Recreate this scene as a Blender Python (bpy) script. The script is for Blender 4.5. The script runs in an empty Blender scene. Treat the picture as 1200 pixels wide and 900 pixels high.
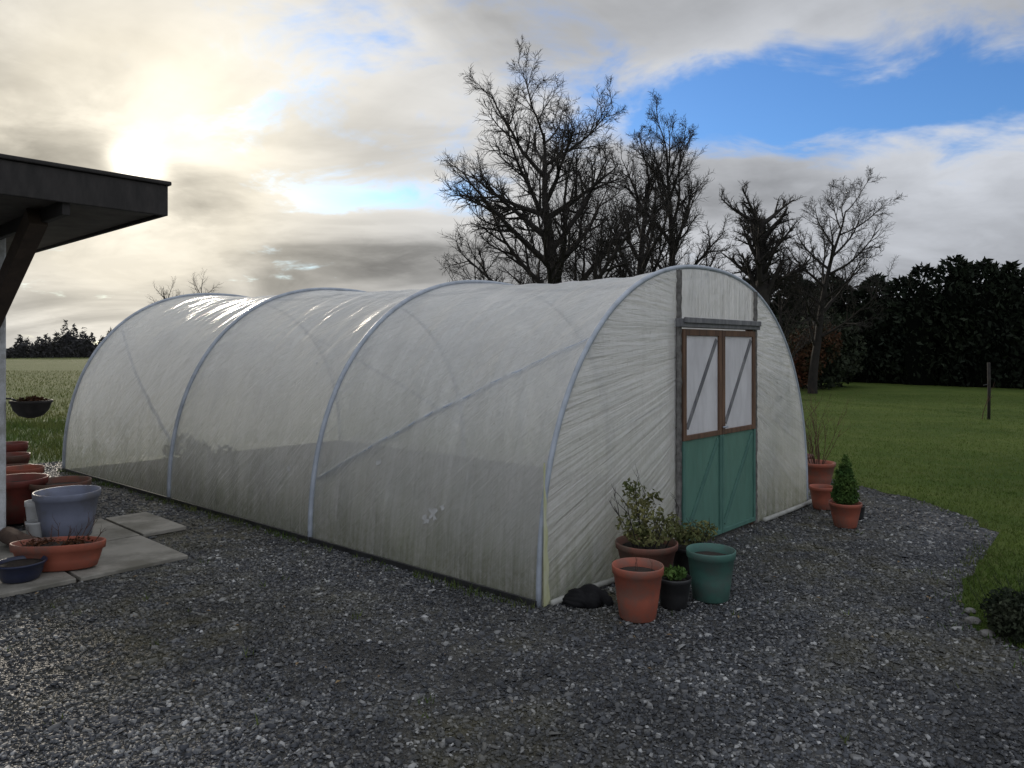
import bpy, math, random, bmesh
import numpy as np
from mathutils import Vector, Matrix
random.seed(7); rng=np.random.default_rng(7)
S=bpy.context.scene
S.view_settings.view_transform='Standard'
try: S.view_settings.look='None'
except Exception: pass
S.view_settings.exposure=0

# ------------------------------------------------------------------ helpers
def link(o,parent=None):
    S.collection.objects.link(o)
    if parent: o.parent=parent
    return o
def empty(name,loc=(0,0,0)):
    e=bpy.data.objects.new(name,None); e.empty_display_size=.3
    S.collection.objects.link(e); return e
def mk(name,verts,faces,mat=None,parent=None,smooth=False,uv=None):
    me=bpy.data.meshes.new(name); me.from_pydata([tuple(v) for v in verts],[],faces)
    if uv is not None:
        l=me.uv_layers.new(name='UVMap')
        idx=np.empty(len(me.loops),dtype=np.int32); me.loops.foreach_get('vertex_index',idx)
        l.data.foreach_set('uv',np.asarray(uv,dtype=np.float32)[idx].ravel())
    me.update()
    if smooth: me.polygons.foreach_set('use_smooth',[True]*len(me.polygons))
    if mat: me.materials.append(mat)
    return link(bpy.data.objects.new(name,me),parent)
def mknp(name,V,F,mat=None,parent=None,smooth=False):
    V=np.asarray(V,dtype=np.float32); F=np.asarray(F,dtype=np.int32); k=F.shape[1]
    me=bpy.data.meshes.new(name)
    me.vertices.add(len(V)); me.vertices.foreach_set('co',V.ravel())
    me.loops.add(F.size); me.loops.foreach_set('vertex_index',F.ravel())
    me.polygons.add(len(F)); me.polygons.foreach_set('loop_start',np.arange(len(F),dtype=np.int32)*k)
    me.polygons.foreach_set('loop_total',np.full(len(F),k,dtype=np.int32))
    if smooth: me.polygons.foreach_set('use_smooth',np.ones(len(F),dtype=bool))
    me.update(calc_edges=True); me.validate()
    if mat: me.materials.append(mat)
    return link(bpy.data.objects.new(name,me),parent)
class NT:
    def __init__(s,nt): s.t=nt; s.n=nt.nodes; s.l=nt.links
    def new(s,typ,**kw):
        n=s.n.new(typ)
        for k,v in kw.items(): setattr(n,k,v)
        return n
    def put(s,sock,v):
        if isinstance(v,bpy.types.NodeSocket): s.l.new(v,sock)
        elif isinstance(v,(tuple,list)):
            if sock.type=='RGBA' and len(v)==3: v=(*v,1)
            sock.default_value=v
        else: sock.default_value=v
    def m(s,op,a,b=0.0,c=0.0,clamp=False):
        n=s.new('ShaderNodeMath',operation=op); n.use_clamp=clamp
        s.put(n.inputs[0],a); s.put(n.inputs[1],b); s.put(n.inputs[2],c); return n.outputs[0]
    def mix(s,f,a,b,blend='MIX'):
        n=s.new('ShaderNodeMix',data_type='RGBA',blend_type=blend)
        s.put(n.inputs[0],f); s.put(n.inputs[6],a); s.put(n.inputs[7],b); return n.outputs[2]
    def noise(s,vec,scale,detail=4,rough=.5,dist=0):
        n=s.new('ShaderNodeTexNoise'); 
        if vec is not None: s.l.new(vec,n.inputs['Vector'])
        n.inputs['Scale'].default_value=scale; n.inputs['Detail'].default_value=detail
        n.inputs['Roughness'].default_value=rough; n.inputs['Distortion'].default_value=dist
        return n.outputs['Fac']
    def mapr(s,v,a,b,c=0.,d=1.,smooth=False):
        n=s.new('ShaderNodeMapRange'); n.clamp=True
        if smooth: n.interpolation_type='SMOOTHSTEP'
        s.put(n.inputs[0],v); 
        for i,x in enumerate((a,b,c,d)): n.inputs[i+1].default_value=x
        return n.outputs[0]
    def ramp(s,v,pts):
        n=s.new('ShaderNodeValToRGB'); s.l.new(v,n.inputs[0]); e=n.color_ramp.elements
        while len(e)<len(pts): e.new(.5)
        for i,(p,c) in enumerate(pts): e[i].position=p; e[i].color=(*c,1)
        return n.outputs[0]
    def scale(s,vec,sc,loc=(0,0,0),rot=(0,0,0)):
        n=s.new('ShaderNodeMapping'); s.l.new(vec,n.inputs[0]); n.inputs['Scale'].default_value=sc
        n.inputs['Location'].default_value=loc; n.inputs['Rotation'].default_value=rot; return n.outputs[0]
    def bump(s,h,strength=.3,dist=.02):
        n=s.new('ShaderNodeBump'); s.l.new(h,n.inputs['Height']); n.inputs['Strength'].default_value=strength
        n.inputs['Distance'].default_value=dist; return n.outputs[0]
def newmat(name):
    m=bpy.data.materials.new(name); m.use_nodes=True; m.node_tree.nodes.clear(); t=NT(m.node_tree)
    out=t.new('ShaderNodeOutputMaterial'); return m,t,out
def pmat(name,c1,c2,scale=6,rough=.7,bump=.2,bdist=.01,det=4,stretch=(1,1,1),spec=.4,lo=.3,hi=.7,island=0,dirt=None):
    m,t,out=newmat(name); tc=t.new('ShaderNodeTexCoord'); v=t.scale(tc.outputs['Object'],stretch)
    f=t.noise(v,scale,det,.6); f2=t.mapr(f,lo,hi)
    col=t.mix(f2,c1,c2)
    if island:
        g=t.new('ShaderNodeNewGeometry'); k=t.mapr(g.outputs['Random Per Island'],0,1,1-island,1+island)
        cc=t.new('ShaderNodeCombineColor'); [t.put(cc.inputs[i],k) for i in range(3)]
        col=t.mix(1.,col,cc.outputs[0],'MULTIPLY')
    if dirt:
        d=t.mapr(t.noise(tc.outputs['Object'],scale*.5,5,.7),.46,.66); col=t.mix(d,col,dirt)
    p=t.new('ShaderNodeBsdfPrincipled'); t.put(p.inputs['Base Color'],col); p.inputs['Roughness'].default_value=rough
    p.inputs['Specular IOR Level'].default_value=spec
    if bump: t.l.new(t.bump(f,bump,bdist),p.inputs['Normal'])
    t.l.new(p.outputs[0],out.inputs[0]); return m
def tube_arr(pts,radii,k=6):
    pts=[Vector(p) for p in pts]; V=[];F=[]
    n=len(pts); up=None
    cs=[(math.cos(2*math.pi*j/k),math.sin(2*math.pi*j/k)) for j in range(k)]
    for i,p in enumerate(pts):
        d=(pts[min(i+1,n-1)]-pts[max(i-1,0)]).normalized()
        if up is None:
            up=Vector((0,0,1)) if abs(d.z)<.9 else Vector((1,0,0))
        a=d.cross(up).normalized(); b=a.cross(d).normalized(); up=b
        r=radii[i] if hasattr(radii,'__len__') else radii
        for (c,s) in cs: V.append(p+a*(r*c)+b*(r*s))
    for i in range(n-1):
        for j in range(k):
            F.append((i*k+j,i*k+(j+1)%k,(i+1)*k+(j+1)%k,(i+1)*k+j))
    return V,F
def tube(name,pts,r,mat,parent=None,k=10):
    V,F=tube_arr(pts,r,k); n=len(pts)
    F=list(F)+[tuple(range(k))[::-1],tuple(range((n-1)*k,n*k))]
    return mk(name,V,F,mat,parent,True)
def box8(name,P,mat,parent=None,bev=.004):
    F=[(3,2,1,0),(4,5,6,7),(0,1,5,4),(1,2,6,5),(2,3,7,6),(3,0,4,7)]
    o=mk(name,P,F,mat,parent)
    if bev:
        b=o.modifiers.new('b','BEVEL'); b.width=bev; b.segments=2
    return o
def poly_in(x,y,poly):
    ins=np.zeros(len(x),bool); n=len(poly); j=n-1
    for i in range(n):
        xi,yi=poly[i]; xj,yj=poly[j]
        c=((yi>y)!=(yj>y))&(x<(xj-xi)*(y-yi)/(yj-yi+1e-12)+xi); ins^=c; j=i
    return ins
def flat(name,poly,z,mat,parent=None):
    bm=bmesh.new(); f=bm.faces.new([bm.verts.new((x,y,z)) for x,y in poly]); f.normal_update()
    if f.normal.z<0: f.normal_flip()
    bmesh.ops.triangulate(bm,faces=[f]); me=bpy.data.meshes.new(name); bm.to_mesh(me); bm.free()
    me.materials.append(mat); return link(bpy.data.objects.new(name,me),parent)
def wiggle(poly,amp,step,seed=0):
    r=random.Random(seed); out=[]
    for i,(a,b) in enumerate(zip(poly,poly[1:]+poly[:1])):
        L=math.dist(a,b); n=max(1,int(L/step)) if L<6 else 1
        for k in range(n):
            t=k/n; out.append((a[0]+(b[0]-a[0])*t+r.uniform(-amp,amp)*(n>1),a[1]+(b[1]-a[1])*t+r.uniform(-amp,amp)*(n>1)))
    return out

# ------------------------------------------------------------------ camera
cam=bpy.data.cameras.new('camera'); co=link(bpy.data.objects.new('camera',cam))
co.location=(0,0,1.7); co.rotation_euler=(math.radians(90),0,0)
cam.sensor_width=36; cam.lens=26.4; cam.shift_y=-.035; cam.clip_end=3000; cam.clip_start=.05
S.camera=co

# ------------------------------------------------------------------ sun + sky
sund=Vector((-.50,1,.245)).normalized()
el=math.asin(sund.z); az=math.atan2(sund.x,sund.y)
sl=bpy.data.lights.new('sun','SUN'); sl.energy=2.0; sl.angle=math.radians(8); sl.color=(1,.9,.76)
so=link(bpy.data.objects.new('sun',sl)); so.rotation_euler=sund.to_track_quat('Z','Y').to_euler(); so.location=(-20,40,20)
w=bpy.data.worlds.new('World'); S.world=w; w.use_nodes=True; w.node_tree.nodes.clear(); t=NT(w.node_tree)
wo=t.new('ShaderNodeOutputWorld')
sky=t.new('ShaderNodeTexSky'); sky.sky_type='NISHITA'; sky.sun_disc=False; sky.sun_elevation=el; sky.sun_rotation=az
sky.ozone_density=2.0; sky.dust_density=.6
bg1=t.new('ShaderNodeBackground'); t.l.new(t.mix(1.,sky.outputs[0],(.62,.97,1.5),'MULTIPLY'),bg1.inputs[0]); bg1.inputs[1].default_value=.115
tc=t.new('ShaderNodeTexCoord'); nv=t.new('ShaderNodeVectorMath',operation='NORMALIZE'); t.l.new(tc.outputs['Generated'],nv.inputs[0])
d=nv.outputs[0]; sx=t.new('ShaderNodeSeparateXYZ'); t.l.new(d,sx.inputs[0]); X,Y,Z=sx.outputs
zz=t.m('ADD',t.m('MAXIMUM',Z,0.),.24)
cx=t.new('ShaderNodeCombineXYZ'); t.put(cx.inputs[0],t.m('DIVIDE',X,zz)); t.put(cx.inputs[1],t.m('DIVIDE',Y,zz)); P=cx.outputs[0]
P1=t.scale(P,(1,1.1,1),loc=(3.1,1.7,0),rot=(0,0,.35))
n1=t.noise(P1,1.1,6,.56,.5); n2=t.noise(t.scale(P,(.8,1.2,1),loc=(5.3,9.1,2),rot=(0,0,-.3)),1.5,6,.52,.7); n3=t.noise(P1,4.0,5,.62,.4)
A=t.m('ARCTAN2',X,Y); E=t.m('ARCSINE',Z)
def hole(a0,e0,wa,we,tilt=0.):
    da=t.m('SUBTRACT',A,a0); de=t.m('SUBTRACT',t.m('SUBTRACT',E,e0),t.m('MULTIPLY',da,tilt))
    q=t.m('ADD',t.m('POWER',t.m('ABSOLUTE',t.m('DIVIDE',da,wa)),2.),t.m('POWER',t.m('ABSOLUTE',t.m('DIVIDE',de,we)),2.))
    return t.m('EXPONENT',t.m('MULTIPLY',q,-1.))
h=t.m('ADD',t.m('MULTIPLY',hole(.46,.285,.27,.065,-.02),.68),t.m('MULTIPLY',hole(-.15,.195,.17,.028,.05),.34))
h=t.m('ADD',h,t.m('MULTIPLY',hole(.24,.31,.12,.05,.0),.22))
cv=t.m('ADD',t.m('MULTIPLY',t.m('SUBTRACT',n1,.5),1.1),t.m('MULTIPLY',t.m('SUBTRACT',n3,.5),.8))
cv=t.m('SUBTRACT',t.m('ADD',cv,.38),h); mask=t.mapr(cv,-.07,.26,0,1,True)
ang=t.new('ShaderNodeVectorMath',operation='DOT_PRODUCT'); t.l.new(d,ang.inputs[0]); ang.inputs[1].default_value=sund
an=t.m('ARCCOSINE',t.m('MINIMUM',ang.outputs['Value'],.99999))
gw=t.m('EXPONENT',t.m('MULTIPLY',an,-3.0)); gm=t.m('EXPONENT',t.m('MULTIPLY',an,-12.))
core=t.m('EXPONENT',t.m('MULTIPLY',t.m('POWER',t.m('DIVIDE',an,.024),2.),-1.))
tex=t.m('ADD',t.m('MULTIPLY',n2,.70),t.m('MULTIPLY',n3,.30))
lum=t.mapr(tex,.34,.66,.31,.56,True)
lum=t.m('ADD',lum,t.mapr(cv,.05,.45,.24,0.))
lum=t.m('SUBTRACT',lum,t.m('MULTIPLY',hole(-.3,.10,.6,.035,0.),.13))
lum=t.m('ADD',lum,t.mapr(E,.0,.075,.12,0.,True))
lum=t.m('ADD',lum,t.mapr(E,.5,1.2,0,.40)); lum=t.m('ADD',lum,t.mapr(Y,.1,-.7,0,.30))  # added brightness in unseen clouds overhead and behind camera, to raise ambient light
gx=t.m('MULTIPLY',gw,t.mapr(tex,.38,.62,.08,.44)); gy=t.m('MULTIPLY',gm,t.mapr(tex,.36,.62,.08,.50))
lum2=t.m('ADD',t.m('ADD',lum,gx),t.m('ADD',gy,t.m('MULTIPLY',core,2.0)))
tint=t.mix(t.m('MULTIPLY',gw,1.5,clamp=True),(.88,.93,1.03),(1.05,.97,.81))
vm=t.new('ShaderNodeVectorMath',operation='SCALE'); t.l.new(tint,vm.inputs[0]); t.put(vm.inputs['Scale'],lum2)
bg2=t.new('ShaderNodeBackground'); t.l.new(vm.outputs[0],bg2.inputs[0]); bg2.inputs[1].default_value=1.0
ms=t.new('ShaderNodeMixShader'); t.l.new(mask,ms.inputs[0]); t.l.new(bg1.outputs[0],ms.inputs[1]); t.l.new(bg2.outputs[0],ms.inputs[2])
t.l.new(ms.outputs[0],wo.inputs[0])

# ------------------------------------------------------------------ materials
M_galv=pmat('galvanised_steel',(.40,.44,.50),(.26,.29,.33),9,.42,.1,spec=.6)
M_wood=pmat('weathered_brown_wood',(.17,.095,.055),(.07,.04,.027),5,.75,.4,.004,stretch=(6,6,.6))
M_greywood=pmat('grey_weathered_wood',(.22,.22,.22),(.10,.10,.11),6,.8,.4,.004,stretch=(3,3,.6))
M_darkwood=pmat('dark_stained_wood',(.036,.031,.029),(.016,.014,.013),6,.7,.3,.004,stretch=(3,3,1))
M_terra=pmat('terracotta_plastic',(.35,.10,.06),(.24,.068,.042),7,.65,.15,.003,dirt=(.19,.11,.085))
M_terra2=pmat('old_terracotta',(.20,.085,.06),(.11,.052,.04),7,.8,.25,.004,dirt=(.12,.10,.075))
M_maroon=pmat('maroon_plastic',(.22,.055,.042),(.13,.033,.028),6,.5,.1,.003,dirt=(.12,.075,.055))
M_bluegrey=pmat('blue_grey_plastic',(.21,.23,.31),(.155,.17,.23),6,.5,.1,.003,dirt=(.17,.17,.19))
M_teal=pmat('teal_green_plastic',(.062,.15,.12),(.04,.105,.09),7,.6,.15,.003,dirt=(.08,.11,.095))
M_black=pmat('black_plastic',(.014,.014,.015),(.032,.032,.032),7,.45,.1,.003)
M_bag=pmat('black_polythene_bag',(.006,.006,.007),(.012,.012,.013),12,.7,.4,.01,spec=.15)
M_navy=pmat('navy_glazed',(.015,.02,.05),(.03,.035,.06),7,.35,.1,.003)
M_white=pmat('white_plastic',(.55,.55,.55),(.38,.38,.36),7,.5,.1,.003)
M_soil=pmat('potting_soil',(.035,.024,.017),(.012,.009,.007),40,.95,.8,.02)
M_slab=pmat('concrete_slab',(.31,.29,.25),(.19,.18,.155),3,.85,.3,.004,det=8,dirt=(.14,.13,.105))
M_wall=pmat('white_painted_block',(.66,.67,.68),(.5,.51,.52),14,.8,.8,.02,dirt=(.42,.42,.4))
M_bark=pmat('tree_bark',(.030,.025,.021),(.013,.011,.010),9,.9,0)
M_twig=pmat('reddish_twig',(.10,.045,.03),(.05,.03,.02),9,.9,0)
def leafmat(name,c1,c2,isl=.5,sc=2.,trans=.25):
    m,t,out=newmat(name); tc=t.new('ShaderNodeTexCoord'); g=t.new('ShaderNodeNewGeometry')
    f=t.mapr(t.noise(tc.outputs['Object'],sc,2,.6),.35,.65); col=t.mix(f,c1,c2)
    k=t.mapr(g.outputs['Random Per Island'],0,1,1-isl,1+isl); cc=t.new('ShaderNodeCombineColor'); [t.put(cc.inputs[i],k) for i in range(3)]
    col=t.mix(1.,col,cc.outputs[0],'MULTIPLY')
    p=t.new('ShaderNodeBsdfPrincipled'); t.put(p.inputs['Base Color'],col); p.inputs['Roughness'].default_value=.8; p.inputs['Specular IOR Level'].default_value=.15
    if trans>0:
        tr=t.new('ShaderNodeBsdfTranslucent'); t.l.new(col,tr.inputs[0])
        x=t.new('ShaderNodeMixShader'); x.inputs[0].default_value=trans; t.l.new(p.outputs[0],x.inputs[1]); t.l.new(tr.outputs[0],x.inputs[2])
        t.l.new(x.outputs[0],out.inputs[0])
    else: t.l.new(p.outputs[0],out.inputs[0])
    return m
M_hedge=leafmat('conifer_foliage',(.008,.012,.008),(.016,.022,.012),.5,.5,0)
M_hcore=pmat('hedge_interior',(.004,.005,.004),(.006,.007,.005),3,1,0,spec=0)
M_conif=leafmat('dwarf_conifer_foliage',(.045,.095,.025),(.09,.145,.035),.4,6)
M_shrub=leafmat('variegated_foliage',(.20,.19,.08),(.10,.12,.045),.5,8)
M_dkshrub=leafmat('dark_foliage',(.016,.023,.013),(.032,.038,.022),.5,4,0)
M_redshrub=leafmat('russet_foliage',(.10,.035,.018),(.035,.032,.016),.5,1,0)
M_grass=leafmat('grass_blades',(.066,.106,.020),(.100,.135,.032),.35,1.2,.3)
M_rough=leafmat('rough_grass_blades',(.06,.10,.025),(.11,.125,.042),.4,.8,.3)
M_far=leafmat('distant_tree_foliage',(.030,.030,.032),(.042,.040,.040),.3,.05,0)

def groundmat():
    m,t,out=newmat('stubble_field'); tc=t.new('ShaderNodeTexCoord'); o=tc.outputs['Object']
    a=t.noise(o,.06,4,.6); b=t.noise(t.scale(o,(2.2,.35,1),rot=(0,0,.5)),1.1,5,.65); c=t.noise(o,9,4,.7)
    rw=t.new('ShaderNodeTexWave'); rw.wave_type='BANDS'; t.l.new(t.scale(o,(1,1,1),rot=(0,0,.55)),rw.inputs[0]); rw.inputs['Scale'].default_value=.42; rw.inputs['Distortion'].default_value=1.5; rw.inputs['Detail'].default_value=2
    col=t.mix(t.mapr(b,.35,.65),(.14,.15,.055),(.085,.115,.032)); col=t.mix(t.mapr(a,.35,.65,0,.5),col,(.17,.16,.07))
    col=t.mix(t.mapr(rw.outputs['Fac'],.3,.9,0,.5),col,(.055,.08,.025)); col=t.mix(t.mapr(c,.5,.75,0,.6),col,(.05,.05,.026))
    p=t.new('ShaderNodeBsdfPrincipled'); t.put(p.inputs['Base Color'],col); p.inputs['Roughness'].default_value=.95; p.inputs['Specular IOR Level'].default_value=.1
    t.l.new(t.bump(c,.8,.08),p.inputs['Normal']); t.l.new(p.outputs[0],out.inputs[0]); return m
def lawnmat():
    m,t,out=newmat('lawn_grass'); tc=t.new('ShaderNodeTexCoord'); o=tc.outputs['Object']
    a=t.noise(o,.35,5,.65); b=t.noise(o,2.5,5,.7); c=t.noise(o,60,3,.7)
    col=t.mix(t.mapr(a,.35,.65),(.052,.090,.016),(.100,.138,.028)); col=t.mix(t.mapr(b,.45,.7,0,.6),col,(.13,.145,.045))
    col=t.mix(t.mapr(c,.4,.75,0,.5),col,(.032,.050,.014))
    p=t.new('ShaderNodeBsdfPrincipled'); t.put(p.inputs['Base Color'],col); p.inputs['Roughness'].default_value=.9; p.inputs['Specular IOR Level'].default_value=.1
    t.l.new(t.bump(t.m('ADD',c,t.m('MULTIPLY',b,2.)),.7,.05),p.inputs['Normal']); t.l.new(p.outputs[0],out.inputs[0]); return m
def gravelmats():
    res=[]
    for isl in (0,1):
        m,t,out=newmat('gravel_stones' if isl else 'gravel_bed'); tc=t.new('ShaderNodeTexCoord'); o=tc.outputs['Object']
        if isl:
            g=t.new('ShaderNodeNewGeometry'); v=g.outputs['Random Per Island']
        else:
            vo=t.new('ShaderNodeTexVoronoi'); t.l.new(o,vo.inputs['Vector']); vo.inputs['Scale'].default_value=65
            s=t.new('ShaderNodeSeparateColor'); t.l.new(vo.outputs['Color'],s.inputs[0]); v=s.outputs[0]
        col=t.ramp(v,[(0,(.026,.029,.035)),(.35,(.058,.062,.070)),(.65,(.098,.102,.110)),(.84,(.15,.148,.144)),(.95,(.23,.23,.225)),(1,(.44,.44,.43))])
        if not isl: col=t.mix(.6,col,(.044,.040,.033))
        big=t.noise(o,.55,4,.6); sm=t.noise(o,4,4,.7)
        moss=t.m('MULTIPLY',t.mapr(big,.47,.60),t.mapr(sm,.35,.6)); col=t.mix(t.m('MULTIPLY',moss,.6 if isl else .85),col,(.070,.062,.028))
        dk=t.mapr(t.noise(o,1.1,4,.65),.36,.64,.50,1.2); cc=t.new('ShaderNodeCombineColor'); [t.put(cc.inputs[i],dk) for i in range(3)]
        col=t.mix(1.,col,cc.outputs[0],'MULTIPLY')
        p=t.new('ShaderNodeBsdfPrincipled'); t.put(p.inputs['Base Color'],col); p.inputs['Roughness'].default_value=.55; p.inputs['Specular IOR Level'].default_value=.35
        if not isl: t.l.new(t.bump(t.m('SUBTRACT',1.,vo.outputs['Distance']),1.,.02),p.inputs['Normal'])
        t.l.new(p.outputs[0],out.inputs[0]); res.append(m)
    return res
M_ground=groundmat(); M_lawn=lawnmat(); M_bed,M_stone=gravelmats()

def filmmat(name,kind='side'):
    m,t,out=newmat(name); uvn=t.new('ShaderNodeUVMap'); uv=uvn.outputs[0]; g=t.new('ShaderNodeNewGeometry')
    sp=t.new('ShaderNodeSeparateXYZ'); t.l.new(g.outputs['Position'],sp.inputs[0]); z=sp.outputs[2]
    if kind=='side':
        st=t.noise(t.scale(t.scale(uv,(1,1,1),rot=(0,0,.10)),(6,.6,1)),1.5,5,.62,.5); st2=t.noise(t.scale(t.scale(uv,(1,1,1),rot=(0,0,-.75)),(8,.7,1)),1.3,5,.6,.8)
        drip=t.noise(t.scale(uv,(26,.9,1)),1.4,3,.6,.2)
    else:
        st=t.noise(t.scale(uv,(.8,16,1)),1.2,4,.5,.5); st2=t.noise(t.scale(uv,(1.3,42,1)),1.2,3,.6,.3)
        drip=t.noise(t.scale(g.outputs['Position'],(16,16,.9)),1.2,3,.6,.2)
    blot=t.noise(g.outputs['Position'],1.1,5,.6); fine=t.noise(g.outputs['Position'],20,4,.7)
    low=t.mapr(z,.0,1.5,1,0,True); vlow=t.mapr(z,0,.55,1,0,True)
    dirt=t.m('MULTIPLY',low,t.mapr(t.m('ADD',t.m('MULTIPLY',st,.35),t.m('ADD',t.m('MULTIPLY',blot,.40),t.m('MULTIPLY',drip,.25))),.38,.60,.20,1.))
    col=t.mix(t.mapr(st,.3,.7),(.93,.93,.92),(.82,.83,.82)); col=t.mix(t.mapr(drip,.50,.72,0,.25),col,(.60,.61,.58))
    col=t.mix(dirt,col,(.57,.585,.50))
    col=t.mix(t.m('MULTIPLY',vlow,t.mapr(t.m('ADD',t.m('MULTIPLY',fine,.55),t.m('MULTIPLY',drip,.45)),.38,.60,.10,.85)),col,(.34,.37,.25))
    col=t.mix(t.mapr(fine,.60,.74,0,.45),col,(.45,.45,.40))
    bh=t.m('ADD',t.m('MULTIPLY',st,.6 if kind=='side' else 1.2),t.m('MULTIPLY',st2,1.3 if kind=='side' else .8)); bh=t.m('ADD',bh,t.m('MULTIPLY',blot,2.6))
    nb=t.bump(bh,.85,.03)
    df=t.new('ShaderNodeBsdfDiffuse'); t.l.new(col,df.inputs[0]); t.l.new(nb,df.inputs['Normal'])
    tr=t.new('ShaderNodeBsdfTranslucent'); t.l.new(col,tr.inputs[0]); t.l.new(nb,tr.inputs['Normal'])
    tp=t.new('ShaderNodeBsdfTransparent'); tp.inputs[0].default_value=(.92,.93,.92,1)
    gl=t.new('ShaderNodeBsdfGlossy'); gl.inputs[0].default_value=(1,1,1,1); gl.inputs['Roughness'].default_value=.28; t.l.new(nb,gl.inputs['Normal'])
    a=t.new('ShaderNodeMixShader'); a.inputs[0].default_value=.60; t.l.new(df.outputs[0],a.inputs[1]); t.l.new(tr.outputs[0],a.inputs[2])
    b=t.new('ShaderNodeMixShader'); tv=t.m('ADD',t.mapr(blot,.35,.7,.30,.14),t.mapr(z,.1,1.4,.18,0.))
    t.put(b.inputs[0],tv if kind=='side' else .18); t.l.new(a.outputs[0],b.inputs[1]); t.l.new(tp.outputs[0],b.inputs[2])
    fr=t.new('ShaderNodeFresnel'); fr.inputs[0].default_value=1.6; t.l.new(nb,fr.inputs['Normal'])
    fc=t.m('MINIMUM',fr.outputs[0],.45)
    c=t.new('ShaderNodeMixShader'); t.l.new(fc,c.inputs[0]); t.l.new(b.outputs[0],c.inputs[1]); t.l.new(gl.outputs[0],c.inputs[2])
    t.l.new(c.outputs[0],out.inputs[0]); return m
M_film=filmmat('polythene_film'); M_film2=filmmat('pleated_polythene_film','end')
def panemat(name,col,tra=.5):
    m,t,out=newmat(name); tc=t.new('ShaderNodeTexCoord'); n=t.noise(t.scale(tc.outputs['Object'],(4,4,1)),3,5,.6,.3)
    nb=t.bump(n,.5,.02); c=t.mix(t.mapr(n,.35,.65,0,.35),col,tuple(x*.6 for x in col))
    df=t.new('ShaderNodeBsdfPrincipled'); t.l.new(c,df.inputs['Base Color']); df.inputs['Roughness'].default_value=.4; t.l.new(nb,df.inputs['Normal'])
    tr=t.new('ShaderNodeBsdfTranslucent'); t.l.new(c,tr.inputs[0])
    a=t.new('ShaderNodeMixShader'); a.inputs[0].default_value=tra; t.l.new(df.outputs[0],a.inputs[1]); t.l.new(tr.outputs[0],a.inputs[2])
    tp=t.new('ShaderNodeBsdfTransparent'); b=t.new('ShaderNodeMixShader'); b.inputs[0].default_value=.14; t.l.new(a.outputs[0],b.inputs[1]); t.l.new(tp.outputs[0],b.inputs[2])
    t.l.new(b.outputs[0],out.inputs[0]); return m
M_pane=panemat('white_polythene_pane',(.85,.85,.88)); M_green=panemat('green_plastic_mesh',(.165,.33,.27),.35)

# ------------------------------------------------------------------ ground surfaces
g=2000
mk('ground',[(-g,-g,0),(g,-g,0),(g,g,0),(-g,g,0)],[(0,1,2,3)],M_ground)
lawn_poly=[(2.9,11.3),(4.0,10.3),(4.2,9.35),(4.47,8.55),(4.58,7.67),(4.42,6.9),(3.9,6.13),(3.25,5.45),(2.97,5.04),(2.8,4.57),(2.88,4.0),(3.1,3.0),(3.5,0),(4,-8),(70,-8),(70,48),(-8,48),(-9,22),(-3.2,14.4),(.2,12.0)]
lawn_poly=wiggle(lawn_poly,.06,.22,3)
gravel_poly=wiggle([(-16,-9),(5,-9),(5,12.2),(.2,12.6),(-3.5,14.8),(-6.6,11.4),(-7.4,10.6),(-16,10.6)],.05,.4,5)
flat('gravel_yard',gravel_poly,.004,M_bed)
flat('lawn',lawn_poly,.010,M_lawn)
verge_poly=wiggle([(-30,10.8),(-7.4,10.7),(-6.5,11.5),(-3.6,14.9),(-8,18),(-30,16)],.06,.4,8)
flat('grass_verge',verge_poly,.008,pmat('verge_grass',(.045,.09,.02),(.085,.105,.035),1.5,.9,.5,.05,det=7))

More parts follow.
